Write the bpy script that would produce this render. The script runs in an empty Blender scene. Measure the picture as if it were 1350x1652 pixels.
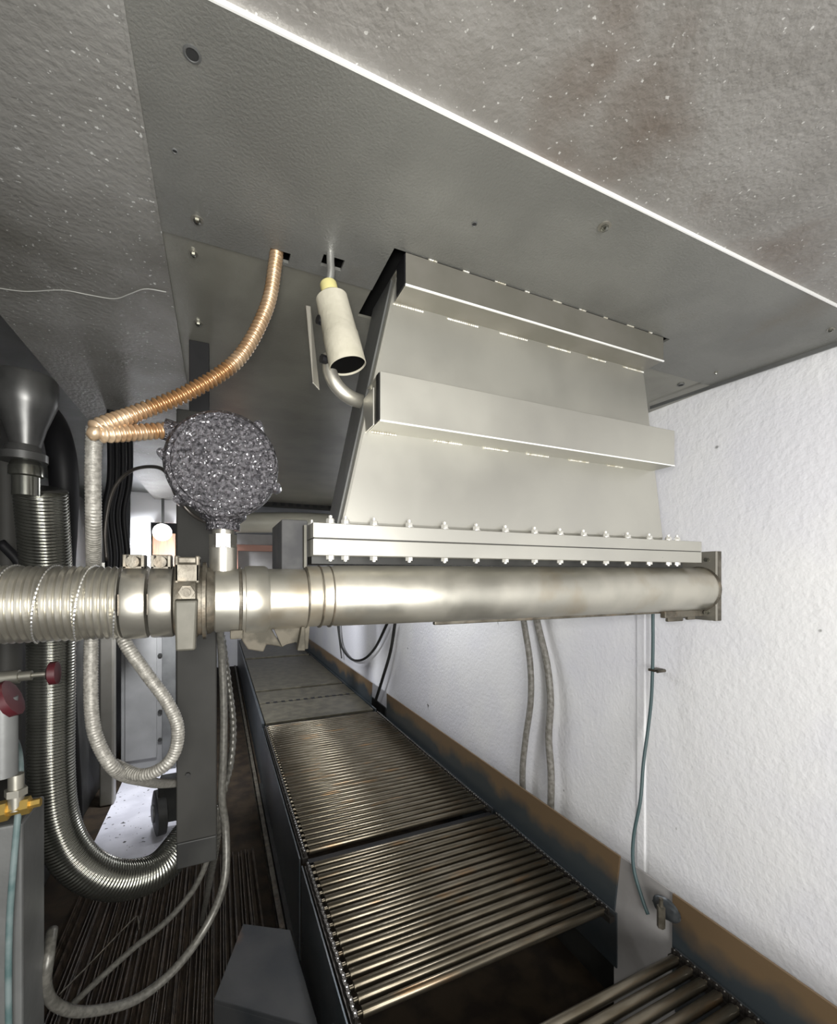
import bpy, bmesh, math, random
from mathutils import Vector, Matrix
random.seed(7)
S = bpy.context.scene
COL = S.collection
# ------------------------------------------------------------------ camera
YAW = math.radians(24.42); FPX = 708.8; HOR = 929.5; EYE = Vector((0, 0, 1.7))
cd = bpy.data.cameras.new('camera'); cam = bpy.data.objects.new('camera', cd); COL.objects.link(cam)
cam.location = EYE; cam.rotation_euler = (math.pi/2, 0, -YAW)
cd.sensor_fit = 'HORIZONTAL'; cd.sensor_width = 36; cd.lens = 36*FPX/1350
cd.shift_y = (HOR-826)/1350; cd.clip_start = .01; cd.clip_end = 60
S.camera = cam
# ------------------------------------------------------------------ world, exposure
w = bpy.data.worlds.new('world'); S.world = w; w.use_nodes = True
w.node_tree.nodes['Background'].inputs[0].default_value = (.93, .96, 1.0, 1)
w.node_tree.nodes['Background'].inputs[1].default_value = .22
S.view_settings.view_transform = 'Standard'; S.view_settings.look = 'None'
S.view_settings.gamma = 1; S.view_settings.exposure = 0.45
try: S.view_settings.use_curve_mapping = False
except Exception: pass
# ------------------------------------------------------------------ lights
def area(name, loc, target, size, power, col=(1, 1, 1), sy=None):
    l = bpy.data.lights.new(name, 'AREA'); l.energy = power; l.color = col
    l.size = size
    if sy: l.shape = 'RECTANGLE'; l.size_y = sy
    o = bpy.data.objects.new(name, l); COL.objects.link(o); o.location = loc
    o.rotation_euler = (Vector(target)-Vector(loc)).to_track_quat('-Z', 'Y').to_euler()
    return o
area('phone_flash', (-.02, -.02, 1.722), (.9, 1.6, 1.45), .08, 8.5, (1, .98, .93))
area('room_light', (.12, -1.35, 1.42), (.75, 1.6, 1.75), 1.1, 46, (1, .99, .96))
area('bay_fill', (.55, 5.0, 2.2), (.7, 5, 0), .7, 7, (.95, .97, 1))  # unseen fill added to light the far end
area('tunnel_fill', (.80, 2.75, 2.24), (1.30, 2.45, .6), .45, 13, (.97, .98, 1))  # unseen fill added behind the hood to brighten the right wall
# ------------------------------------------------------------------ pixel to point
FW = Vector((math.sin(YAW), math.cos(YAW), 0)); RT = Vector((math.cos(YAW), -math.sin(YAW), 0))
def P(px, py, x=None, y=None, z=None):
    d = FW + RT*((px-675)/FPX) + Vector((0, 0, (HOR-py)/FPX))
    if x is not None: t = (x-EYE.x)/d.x
    elif y is not None: t = (y-EYE.y)/d.y
    else: t = (z-EYE.z)/d.z
    return EYE + d*t
# ------------------------------------------------------------------ materials
MATS = {}
def mat(name, c1, c2=None, metal=0., rough=.5, nscale=3., lo=.4, hi=.6, bump=0., bscale=60., bdist=.004,
        speck=None, speck_s=60., speck_t=.72, stretch=(1, 1, 1), emit=None, bump2=0., b2scale=8., rvar=.0, third=None, spec=.5):
    if name in MATS: return MATS[name]
    m = bpy.data.materials.new(name); m.use_nodes = True; MATS[name] = m
    nt = m.node_tree; N = nt.nodes; L = nt.links; b = N['Principled BSDF']
    b.inputs['Metallic'].default_value = metal; b.inputs['Roughness'].default_value = rough
    b.inputs['Specular IOR Level'].default_value = spec
    g = N.new('ShaderNodeNewGeometry'); mp = N.new('ShaderNodeMapping'); L.new(g.outputs['Position'], mp.inputs[0])
    mp.inputs['Scale'].default_value = stretch
    def noise(sc, det=4.):
        n = N.new('ShaderNodeTexNoise'); n.inputs['Scale'].default_value = sc; n.inputs['Detail'].default_value = det
        L.new(mp.outputs[0], n.inputs['Vector']); return n
    def ramp(src, a, z):
        r = N.new('ShaderNodeMapRange'); r.inputs['From Min'].default_value = a; r.inputs['From Max'].default_value = z
        L.new(src, r.inputs['Value']); return r.outputs[0]
    def mix(fac, a, bcol):
        x = N.new('ShaderNodeMix'); x.data_type = 'RGBA'; L.new(fac, x.inputs[0])
        if isinstance(a, tuple): x.inputs[6].default_value = (*a, 1)
        else: L.new(a, x.inputs[6])
        x.inputs[7].default_value = (*bcol, 1); return x.outputs[2]
    b.inputs['Base Color'].default_value = (*c1, 1)
    cur = None
    if c2:
        n = noise(nscale, 6); cur = mix(ramp(n.outputs['Fac'], lo, hi), c1, c2)
        if rvar:
            r = N.new('ShaderNodeMapRange'); r.inputs['From Min'].default_value = lo; r.inputs['From Max'].default_value = hi
            r.inputs['To Min'].default_value = rough; r.inputs['To Max'].default_value = rough+rvar
            L.new(n.outputs['Fac'], r.inputs['Value']); L.new(r.outputs[0], b.inputs['Roughness'])
    if third:
        n = noise(third[1], 5); cur = mix(ramp(n.outputs['Fac'], third[2], third[3]), cur if cur else c1, third[0])
    if speck:
        n = noise(speck_s, 2); cur = mix(ramp(n.outputs['Fac'], speck_t, speck_t+.03), cur if cur else c1, speck)
    if cur: L.new(cur, b.inputs['Base Color'])
    nb = None
    for (st, sc) in ((bump, bscale), (bump2, b2scale)):
        if st:
            n = noise(sc, 5); bp = N.new('ShaderNodeBump'); bp.inputs['Strength'].default_value = st
            bp.inputs['Distance'].default_value = bdist
            L.new(n.outputs['Fac'], bp.inputs['Height'])
            if nb: L.new(nb.outputs[0], bp.inputs['Normal'])
            nb = bp
    if nb: L.new(nb.outputs[0], b.inputs['Normal'])
    if emit:
        b.inputs['Emission Color'].default_value = (*emit[:3], 1); b.inputs['Emission Strength'].default_value = emit[3]
    return m
M_wall = mat('white_plaster', (.74, .74, .78), (.80, .80, .81), rough=.5, nscale=2.5, bump=.6, bscale=60, bdist=.0045,
             bump2=.4, b2scale=20, speck=(.10, .10, .09), speck_s=15, speck_t=.755)
M_sheet = mat('grey_ceiling_sheet', (.165, .165, .152), (.20, .20, .184), metal=.4, rough=.46, nscale=5, bump=.6, bscale=230, bdist=.0018,
              third=((.14, .12, .09), 3.2, .62, .8), speck=(.06, .055, .05), speck_s=26, speck_t=.78)
M_sheet2 = mat('olive_ceiling_sheet', (.21, .205, .175), (.26, .255, .215), metal=.45, rough=.30, nscale=6, bump=.3, bscale=200, bdist=.001)
M_rough = mat('stained_ceiling', (.20, .19, .175), (.27, .26, .245), metal=.3, rough=.40, nscale=9, lo=.35, hi=.7, bump=.8, bscale=110, bdist=.0035,
              bump2=.4, b2scale=16, third=((.14, .115, .095), 4.6, .54, .72), speck=(.5, .49, .47), speck_s=150, speck_t=.69)  # pale specks are glints of the rough surface put into the colour
M_left = mat('grey_glint_ceiling', (.20, .195, .18), (.25, .245, .23), metal=.25, rough=.5, nscale=5, bump=.7, bscale=95, bdist=.003,
             bump2=.3, b2scale=11, speck=(.55, .55, .53), speck_s=130, speck_t=.69, third=((.13, .125, .11), 3.5, .5, .7))  # pale specks put fine glints into the colour
M_dark = mat('black_void', (.012, .012, .012), rough=.9)
M_floor = mat('dark_floor', (.016, .012, .009), (.03, .022, .014), rough=.8, nscale=8, bump=.3, bscale=40, spec=.12)
M_slab = mat('pale_floor', (.48, .48, .53), (.58, .58, .63), rough=.4, nscale=5, speck=(.06, .06, .06), speck_s=26, speck_t=.66, bump=.2, bscale=90)
M_ss = mat('satin_stainless', (.44, .43, .39), (.50, .49, .44), metal=.82, rough=.38, nscale=3, bump=.08, bscale=240, bdist=.0006, rvar=.08,
           speck=(.2, .2, .18), speck_s=55, speck_t=.79)
M_ssd = mat('dull_stainless', (.25, .24, .205), (.30, .285, .25), metal=.75, rough=.38, nscale=6, bump=.1, bscale=180, bdist=.0008)
M_pipe = mat('pipe_stainless', (.41, .395, .345), (.50, .48, .42), metal=.85, rough=.34, nscale=9, bump=.1, bscale=120, bdist=.0008, rvar=.12,
             third=((.36, .30, .21), 7, .58, .78))
M_cast = mat('dirty_cast_steel', (.06, .052, .039), (.125, .113, .09), metal=.5, rough=.5, nscale=30, bump=.5, bscale=120, bdist=.002, third=((.15, .12, .085), 22, .55, .7))
M_edge2 = mat('paint_ridge', (.30, .30, .28), rough=.4)
M_edge = mat('bright_cut_edge', (.86, .86, .84), metal=.3, rough=.35)
M_weld = mat('weld_bead', (.75, .74, .68), (.45, .42, .33), metal=.5, rough=.4, nscale=120)
M_lever = mat('dull_lever', (.055, .052, .04), (.08, .075, .06), metal=.3, rough=.55, nscale=20)
M_dim = mat('dull_dark_bracket', (.03, .03, .032), (.05, .05, .05), rough=.85, nscale=20)
M_post = mat('dark_grey_post', (.022, .0215, .019), (.032, .031, .028), metal=.0, rough=.6, nscale=5, spec=.25)
M_bolt = mat('bright_bolt', (.62, .61, .57), metal=.6, rough=.3)
M_chrome = mat('chrome_hose', (.20, .20, .175), (.27, .27, .24), metal=.95, rough=.2, nscale=10)
M_hose = mat('stripwound_steel', (.42, .40, .35), (.52, .50, .44), metal=.9, rough=.30, nscale=20, bump=.1, bscale=150, bdist=.001)
M_braid = mat('braided_hose', (.16, .153, .135), (.25, .24, .215), metal=.3, rough=.45, nscale=160, bump=.5, bscale=350, bdist=.001)
M_copper = mat('copper_conduit', (.33, .18, .08), (.56, .42, .28), metal=.7, rough=.33, nscale=14, bump=.1, bscale=100)
M_castdark = mat('glittery_cast_box', (.03, .029, .033), (.13, .125, .135), metal=.7, rough=.24, nscale=190, lo=.35, hi=.65, bump=1., bscale=230, bdist=.006, speck=(.75, .75, .78), speck_s=240, speck_t=.66)  # pale specks put the glitter of the casting into its colour
M_beige = mat('beige_wrap', (.36, .34, .27), (.43, .405, .33), rough=.7, nscale=12, bump=.5, bscale=90, bdist=.002)
M_yellow = mat('yellow_cap', (.55, .50, .22), rough=.5)
M_black = mat('black_rubber', (.008, .008, .009), rough=.5, spec=.2)
M_cable = mat('grey_steel_cable', (.085, .082, .072), (.13, .125, .11), metal=.3, rough=.35, nscale=120)
M_funnel = mat('dark_steel_funnel', (.045, .045, .044), (.07, .07, .068), metal=.6, rough=.35, nscale=14)
M_brkt = mat('grimy_bracket', (.035, .031, .022), (.075, .066, .05), metal=.2, rough=.7, nscale=40, spec=.3, bump=.4, bscale=80, bdist=.002)
M_wallhose = mat('grimy_wall_hose', (.15, .14, .12), (.24, .23, .21), rough=.5, nscale=60)
M_teald = mat('dark_teal_cable', (.05, .085, .09), rough=.5)
M_bore = mat('shaded_bore', (.004, .004, .004), rough=.9, spec=.05)  # near-black colour stands for the shade inside the open cylinder
M_red = mat('red_handle', (.045, .005, .008), rough=.45)
M_brass = mat('brass_fitting', (.70, .48, .14), metal=.9, rough=.3)
M_roller = mat('oily_roller', (.12, .102, .072), (.22, .195, .15), metal=.9, rough=.30, nscale=8, stretch=(1, 6, 1), lo=.3, hi=.7, bump=.1, bscale=60, bdist=.001, third=((.25, .16, .085), 5, .6, .75))
M_grate = mat('brown_oily_grate', (.018, .013, .008), (.05, .036, .024), metal=.0, rough=.5, nscale=25, spec=.35)
M_belt = mat('oily_slat', (.08, .073, .055), (.12, .11, .08), metal=.5, rough=.4, nscale=12, bump=.2, bscale=50)
M_chain = mat('oily_chain', (.05, .045, .04), metal=.7, rough=.4)
M_pin = mat('chain_pin', (.8, .8, .78), metal=.9, rough=.2)
M_guard = mat('rusty_blue_steel', (.05, .062, .07), (.075, .08, .085), metal=.5, rough=.38, nscale=5, bump=.2, bscale=40)
def guard_mat():
    m = bpy.data.materials.new('rusted_guard'); m.use_nodes = True; nt = m.node_tree; N = nt.nodes; L = nt.links; b = N['Principled BSDF']
    b.inputs['Metallic'].default_value = .35; b.inputs['Roughness'].default_value = .42
    g = N.new('ShaderNodeNewGeometry'); s = N.new('ShaderNodeSeparateXYZ'); L.new(g.outputs['Position'], s.inputs[0])
    n = N.new('ShaderNodeTexNoise'); n.inputs['Scale'].default_value = 5; n.inputs['Detail'].default_value = 6; L.new(g.outputs['Position'], n.inputs['Vector'])
    a = N.new('ShaderNodeMath'); a.operation = 'MULTIPLY_ADD'; L.new(n.outputs['Fac'], a.inputs[0]); a.inputs[1].default_value = .22; L.new(s.outputs['Z'], a.inputs[2])
    r = N.new('ShaderNodeMapRange'); r.inputs['From Min'].default_value = .70; r.inputs['From Max'].default_value = .76; L.new(a.outputs[0], r.inputs['Value'])
    c = N.new('ShaderNodeMix'); c.data_type = 'RGBA'; c.inputs[6].default_value = (.045, .055, .062, 1); c.inputs[7].default_value = (.17, .115, .065, 1); L.new(r.outputs[0], c.inputs[0])
    L.new(c.outputs[2], b.inputs['Base Color']); return m
M_rust = guard_mat()
M_panel = mat('grey_cabinet_paint', (.17, .17, .166), (.21, .21, .205), rough=.4, nscale=4)
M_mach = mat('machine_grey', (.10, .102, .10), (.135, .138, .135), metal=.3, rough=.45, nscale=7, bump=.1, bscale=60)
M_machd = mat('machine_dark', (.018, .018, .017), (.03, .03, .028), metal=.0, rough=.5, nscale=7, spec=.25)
M_teal = mat('teal_tube', (.06, .10, .10), (.13, .165, .165), rough=.4, nscale=20)
M_white = mat('white_paint', (.82, .82, .84), rough=.4)
M_wood = mat('orange_board', (.28, .12, .03), (.14, .06, .02), rough=.5, nscale=14, stretch=(6, 6, .5))
M_duct = mat('cream_duct', (.60, .58, .48), rough=.4)
M_pink = mat('red_brown_paint', (.38, .19, .14), rough=.5)
M_lamp = mat('lamp_glow', (1, 1, 1), emit=(1, 1, 1, 10))
M_plate = mat('blue_black_plate', (.022, .025, .028), (.04, .041, .042), metal=.0, rough=.5, spec=.3, nscale=4, third=((.08, .05, .035), 3.5, .6, .68), bump=.2, bscale=25)
M_concrete = mat('grey_base_panel', (.26, .25, .245), (.32, .31, .305), rough=.6, nscale=6)
# ------------------------------------------------------------------ mesh helpers
def link(name, bm, mats, parent=None, smooth=False, bevel=0.):
    me = bpy.data.meshes.new(name); bmesh.ops.recalc_face_normals(bm, faces=bm.faces); bm.to_mesh(me); bm.free()
    for m in (mats if isinstance(mats, (list, tuple)) else [mats]): me.materials.append(m)
    if smooth:
        me.polygons.foreach_set('use_smooth', [True]*len(me.polygons))
        me.set_sharp_from_angle(angle=math.radians(40))
    o = bpy.data.objects.new(name, me); COL.objects.link(o)
    if parent: o.parent = parent; o.matrix_parent_inverse = Matrix.Identity(4); o.location = -parent.location if True else (0, 0, 0)
    if bevel:
        md = o.modifiers.new('bevel', 'BEVEL'); md.width = bevel; md.segments = 2; md.limit_method = 'ANGLE'
    return o
def tag(o, label, cat=None, group=None, kind=None):
    if label: o['label'] = label
    if cat: o['category'] = cat
    if group: o['group'] = group
    if kind: o['kind'] = kind
    return o
def thing(name, loc, label, cat, group=None):
    o = bpy.data.objects.new(name, None); o.empty_display_size = .05; COL.objects.link(o); o.location = loc
    return tag(o, label, cat, group)
def struct(o): o['kind'] = 'structure'; return o
def bx(bm, x0, x1, y0, y1, z0, z1, mi=0):
    v = [bm.verts.new(c) for c in ((x0, y0, z0), (x1, y0, z0), (x1, y1, z0), (x0, y1, z0), (x0, y0, z1), (x1, y0, z1), (x1, y1, z1), (x0, y1, z1))]
    for f in ((0, 3, 2, 1), (4, 5, 6, 7), (0, 1, 5, 4), (1, 2, 6, 5), (2, 3, 7, 6), (3, 0, 4, 7)):
        bm.faces.new([v[i] for i in f]).material_index = mi
    return v
def box(name, x0, x1, y0, y1, z0, z1, m, parent=None, bevel=0.):
    bm = bmesh.new(); bx(bm, x0, x1, y0, y1, z0, z1); return link(name, bm, m, parent, bevel=bevel)
def hexa(bm, pts):
    v = [bm.verts.new(c) for c in pts]
    for f in ((0, 3, 2, 1), (4, 5, 6, 7), (0, 1, 5, 4), (1, 2, 6, 5), (2, 3, 7, 6), (3, 0, 4, 7)): bm.faces.new([v[i] for i in f])
def frame(d):
    d = Vector(d).normalized(); a = Vector((0, 0, 1)) if abs(d.z) < .9 else Vector((0, 1, 0))
    u = d.cross(a).normalized(); return d, u, u.cross(d).normalized()
def lathe(bm, o, axis, prof, n=32, mi=0, capA=True, capB=True, phase=0.):
    o = Vector(o); d, u, v = frame(axis); rings = []
    for (t, r) in prof:
        rings.append([bm.verts.new(o+d*t+(u*math.cos(2*math.pi*k/n+phase)+v*math.sin(2*math.pi*k/n+phase))*r) for k in range(n)])
    for a, b in zip(rings, rings[1:]):
        for k in range(n): bm.faces.new((a[k], a[(k+1) % n], b[(k+1) % n], b[k])).material_index = mi
    if capA: bm.faces.new(rings[0]).material_index = mi
    if capB: bm.faces.new(rings[-1]).material_index = mi
def cyl(bm, a, b, r, n=24, mi=0, r2=None, phase=0.):
    a = Vector(a); b = Vector(b); lathe(bm, a, b-a, [(0, r), ((b-a).length, r if r2 is None else r2)], n, mi, phase=phase)
def smoothpath(pts, step=.01):
    pts = [Vector(p) for p in pts]; out = []
    q = [pts[0]*2-pts[1]]+pts+[pts[-1]*2-pts[-2]]
    for i in range(1, len(q)-2):
        a, b, c, d = q[i-1:i+3]; n = max(2, int((c-b).length/step*2))
        for k in range(n):
            t = k/n
            out.append(.5*((2*b)+(c-a)*t+(2*a-5*b+4*c-d)*t*t+(3*b-a-3*c+d)*t**3))
    out.append(pts[-1])
    # resample evenly
    res = [out[0]]; acc = 0.
    for p, q2 in zip(out, out[1:]):
        l = (q2-p).length
        while acc+l >= step and l > 1e-9:
            f = (step-acc)/l; p = p+(q2-p)*f; res.append(p.copy()); l = (q2-p).length; acc = 0.
        acc += l
    res.append(out[-1]); return res
def tube(bm, pts, r, n=14, step=.01, rib=None, mi=0):
    """rib=(pitch, depth): turned corrugation along the path"""
    if rib: step = rib[0]/6
    p = smoothpath(pts, step)
    d = (p[1]-p[0]).normalized(); _, u, v = frame(d); rings = []
    for i, c in enumerate(p):
        nd = (p[min(i+1, len(p)-1)]-p[max(i-1, 0)]).normalized()
        u = (u-nd*u.dot(nd)).normalized(); v = nd.cross(u)
        rr = r
        if rib:
            ph = (i % 6)/6; rr = r-rib[1]*(.5-.5*math.cos(2*math.pi*ph))
        rings.append([bm.verts.new(c+(u*math.cos(2*math.pi*k/n)+v*math.sin(2*math.pi*k/n))*rr) for k in range(n)])
    for a, b in zip(rings, rings[1:]):
        for k in range(n): bm.faces.new((a[k], a[(k+1) % n], b[(k+1) % n], b[k])).material_index = mi
    bm.faces.new(rings[0]); bm.faces.new(rings[-1])
def hose(name, pts, r, m, label=None, cat=None, rib=None, n=14, step=.01, parent=None, group=None):
    bm = bmesh.new(); tube(bm, pts, r, n, step, rib); o = link(name, bm, m, parent)
    o.data.polygons.foreach_set('use_smooth', [True]*len(o.data.polygons))
    return tag(o, label, cat, group) if label else o
def dup(o, delta, label=None, parent=None):
    c = o.copy(); COL.objects.link(c); c.location = o.location+Vector(delta)
    if parent: c.parent = parent
    if label: c['label'] = label
    return c
def sheet(name, x0, x1, y0, y1, z0, z1, holes, m, extra=None):
    """flat sheet with rectangular cut-outs"""
    xs = sorted({x0, x1, *[h[0] for h in holes], *[h[1] for h in holes]}); ys = sorted({y0, y1, *[h[2] for h in holes], *[h[3] for h in holes]})
    xs = [x for x in xs if x0 <= x <= x1]; ys = [y for y in ys if y0 <= y <= y1]
    bm = bmesh.new()
    for a, b in zip(xs, xs[1:]):
        for c, d in zip(ys, ys[1:]):
            mx, my = (a+b)/2, (c+d)/2
            if any(h[0] < mx < h[1] and h[2] < my < h[3] for h in holes): continue
            bx(bm, a, b, c, d, z0, z1)
    bmesh.ops.remove_doubles(bm, verts=bm.verts, dist=1e-6)
    # drop the doubled inner faces
    seen = {}
    for f in list(bm.faces):
        k = tuple(sorted(v.index for v in f.verts))
    bm.verts.index_update(); seen = {}
    for f in list(bm.faces):
        k = tuple(sorted(v.index for v in f.verts)); seen.setdefault(k, []).append(f)
    kill = [f for l in seen.values() if len(l) > 1 for f in l]
    bmesh.ops.delete(bm, geom=kill, context='FACES')
    return struct(link(name, bm, m))
# ================================================================== the setting
ZC = 2.3
hc = P(455, 413, z=ZC); hs = P(537, 422, z=ZC)
holes = [(.292, 1.04, .75, .985), (hs.x-.02, hs.x+.02, hs.y-.012, hs.y+.02), (hc.x-.022, hc.x+.014, hc.y-.012, hc.y+.016)]
# plate over the conveyor, lifted by holes for hood, probe and conduit
pl = sheet('ceiling', -.09, 1.40, .507, .88, ZC, ZC+.006, holes, M_sheet)
bm = bmesh.new(); hexa(bm, [(1.40, .507, ZC), (1.45, .507, ZC), (1.418, .88, ZC), (1.40, .88, ZC), (1.40, .507, ZC+.006), (1.45, .507, ZC+.006), (1.418, .88, ZC+.006), (1.40, .88, ZC+.006)])
struct(link('ceiling', bm, M_sheet))
bm = bmesh.new(); bx(bm, -.094, 1.452, .5045, .507, ZC-.0005, ZC+.0055); struct(link('trim_1', bm, M_edge))
bm = bmesh.new(); bx(bm, -.094, -.090, .50, 2.2, ZC-.004, ZC+.006); struct(link('trim_2', bm, M_left))
sheet('ceiling', -.09, 1.36, .882, 3.75, ZC+.003, ZC+.009, holes, M_sheet2)
box('ceiling', 1.36, 1.47, .882, 3.75, ZC+.010, ZC+.014, M_sheet2)['kind'] = 'structure'
box('ceiling', -.46, 1.47, -1.5, .506, ZC+.0055, ZC+.02, M_rough)['kind'] = 'structure'
box('ceiling', -.455, -.092, -1.5, 3.95, ZC-.003, ZC+.003, M_left)['kind'] = 'structure'
box('ceiling', -1.6, 1.6, -1.5, 9.2, ZC+.20, ZC+.26, M_dark)['kind'] = 'structure'
box('ceiling', -1.5, -.455, -1.5, 9., ZC+.05, ZC+.06, M_mach)['kind'] = 'structure'
box('ceiling', -.455, 1.46, 3.77, 9., ZC+.03, ZC+.04, M_mach)['kind'] = 'structure'
# dark folded lip along the right side of the plate
bm = bmesh.new(); hexa(bm, [(1.385, 1.075, ZC-.010), (1.389, 1.075, ZC-.010), (1.456, .50, ZC-.010), (1.450, .50, ZC-.010), (1.385, 1.075, ZC), (1.389, 1.075, ZC), (1.456, .50, ZC), (1.450, .50, ZC)])
struct(link('trim_3', bm, M_mach))
box('wall_right', 1.46, 1.60, -1.5, 9.2, 0, ZC+.2, M_wall)['kind'] = 'structure'
box('wall_left', -1.6, -1.5, -1.5, 9.2, 0, ZC+.2, M_mach)['kind'] = 'structure'
box('wall_back', -1.5, 1.46, 9.0, 9.2, 0, ZC+.2, M_wall)['kind'] = 'structure'
box('floor', -1.6, 1.6, -1.5, 9.2, -.1, 0, M_floor)['kind'] = 'structure'
box('floor', -.725, -.13, 3.03, 8.9, 0, .004, M_slab)['kind'] = 'structure'
bm = bmesh.new(); bx(bm, 1.452, 1.462, 1.15, 1.185, 0, 2.27); struct(link('trim_4', bm, M_wall, bevel=.004))
box('trim_5', 1.448, 1.461, -1.5, 9.0, 0, .44, M_machd)['kind'] = 'structure'  # dark strip added to keep the white wall foot dark in the gap
bm = bmesh.new(); tube(bm, [P(a, b, z=ZC-.0032) for a, b in ((-20, 462), (40, 470), (100, 468), (145, 476), (185, 482), (210, 474), (235, 466), (268, 471))], .0012, 6); struct(link('trim_6', bm, M_edge2, None, True))
# ================================================================== ceiling hardware
def ceil_screw(px, py, z, label, r=.006):
    p = P(px, py, z=z); t = thing('ceiling_screw', p, label, 'screw', 'screws and holes in the ceiling sheets')
    bm = bmesh.new(); lathe(bm, p, (0, 0, -1), [(-.002, r*1.6), (.0015, r*1.6), (.0016, r*1.5)], 20); link('washer', bm, M_ssd, t, True)
    bm = bmesh.new(); lathe(bm, p+Vector((0, 0, -.0015)), (0, 0, -1), [(0, r), (.004, r*.95), (.006, r*.5)], 6); link('head', bm, M_chrome, t, True)
ceil_screw(318, 354, ZC, 'lone dome head screw at left of the big ceiling plate, just before its fold')
ceil_screw(975, 365, ZC, 'screw in the big ceiling plate right of centre above the hood', .007)
ceil_screw(312, 408, ZC+.003, 'shiny screw just behind the fold in the ceiling, left of the copper conduit', .005)
ceil_screw(320, 521, ZC+.003, 'shiny screw above the black hanger strap on the post', .006)
ceil_screw(1340, 531, ZC, 'small screw near the far right corner of the big ceiling plate', .005)
ceil_screw(1155, 600, ZC+.001, 'tiny screw by the right edge of the ceiling over the white wall', .004)
def ceil_plug(px, py, z, r, label, m=M_dark, ring=None):
    p = P(px, py, z=z); t = thing('ceiling_grommet', p, label, 'grommet')
    bm = bmesh.new(); lathe(bm, p, (0, 0, -1), [(-.003, r*1.3), (.001, r*1.3), (.0015, r), (.001, r*.9)], 24, capB=False); link('rim', bm, ring or M_mach, t, True)
    bm = bmesh.new(); lathe(bm, p+Vector((0, 0, .0)), (0, 0, -1), [(-.002, r*.95), (.0005, r*.95)], 24); link('plug', bm, m, t)
ceil_plug(310, 87, ZC, .0075, 'round dark grommet in the ceiling plate near the upper left corner')
ceil_plug(1098, 621, ZC+.001, .008, 'flat dark grommet in the ceiling right behind the hood')
ceil_plug(765, 361, ZC, .004, 'small dark plug in the ceiling plate above the middle of the hood')
ceil_plug(282, 243, ZC, .003, 'tiny dark plug in the ceiling plate close to its left seam')
# ================================================================== hood
hood = thing('extraction_hood', (.62, .83, 1.74), 'large stainless steel burner hood with two box covers and a bolted flange, hanging from ceiling', 'hood')
B = [(.198, .775, 1.793), (1.052, .775, 1.793), (1.052, .91, 1.793), (.205, .91, 1.793)]
T = [(.322, .810, 2.31), (1.012, .810, 2.31), (1.012, .955, 2.31), (.322, .955, 2.31)]
bm = bmesh.new(); hexa(bm, B+T); link('hood_body', bm, M_ss, hood, bevel=.006)
# raised rib on the left side plate of the hood
def lerp(a, b, t): return Vector(a).lerp(Vector(b), t)
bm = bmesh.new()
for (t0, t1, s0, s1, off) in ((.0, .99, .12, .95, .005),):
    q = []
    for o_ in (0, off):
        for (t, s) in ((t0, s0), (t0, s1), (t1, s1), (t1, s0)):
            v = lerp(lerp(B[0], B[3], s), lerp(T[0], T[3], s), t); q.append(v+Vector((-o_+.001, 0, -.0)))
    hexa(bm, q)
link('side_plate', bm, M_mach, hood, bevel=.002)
def cchannel(name, x0, x1, y0, y1, z0, z1, m, cover_front, t=.003):
    root = None
    bm = bmesh.new()
    bx(bm, x0, x1, y0, y0+t, z0, z1); bx(bm, x0, x1, y0+t, y1, z0, z0+t); bx(bm, x0, x1, y0+t, y1, z1-t, z1)
    bx(bm, x0+.008, x0+.011, y0+t, y1, z0+t, z1-t); bx(bm, x1-.011, x1-.008, y0+t, y1, z0+t, z1-t)
    return link(name, bm, m, hood, bevel=.0008)
cchannel('upper_cover', .314, 1.013, .748, .83, 2.238, 2.298, M_ssd, 0)
bm = bmesh.new(); bx(bm, .313, 1.014, .7465, .7495, 2.2365, 2.2395); link('cover_edge', bm, M_edge, hood)
bm = bmesh.new(); bx(bm, .312, .3155, .7495, .79, 2.24, 2.296); link('cover_end', bm, M_black, hood)
lo = cchannel('lower_cover', .256, 1.022, .725, .80, 1.972, 2.058, M_ss, 0)
bm = bmesh.new(); bx(bm, .2555, 1.0225, .7242, .7262, 1.9705, 1.9730); link('cover_edge', bm, M_edge, hood)
bm = bmesh.new(); bx(bm, .254, .2575, .7275, .742, 1.975, 2.056); link('cover_gap', bm, M_black, hood)
bm = bmesh.new(); bx(bm, .2485, .2515, .742, .80, 1.968, 2.035); link('cover_bracket', bm, M_ss, hood, bevel=.001)
# stitch welds
def weld(a, b, r):
    bm = bmesh.new(); tube(bm, [a, lerp(a, b, .33), lerp(a, b, .66), b], r, 8, .004, rib=(.005, r*.3)); link('weld_bead', bm, M_weld, hood, True)
for (a, b) in ((633, 683), (720, 771), (805, 850), (882, 919), (947, 976), (1004, 1037)):
    pa = P(a, 540, y=.806); pb = P(b, 540, y=.806)
    weld((pa.x, .806, 2.2345), (pb.x, .806, 2.2345), .0028)
for (a, b) in ((598, 640), (700, 745), (780, 820), (850, 885), (918, 950), (980, 1005)):
    pa = P(a, 700, y=.785); pb = P(b, 700, y=.785); weld((pa.x, .786, 1.9705), (pb.x, .786, 1.9705), .0022)
for k in range(9):
    x = .36+.075*k*1.0; weld((x, .7475, 2.2985), (x+random.uniform(.01, .035), .7475, 2.2985), .0016)
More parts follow.
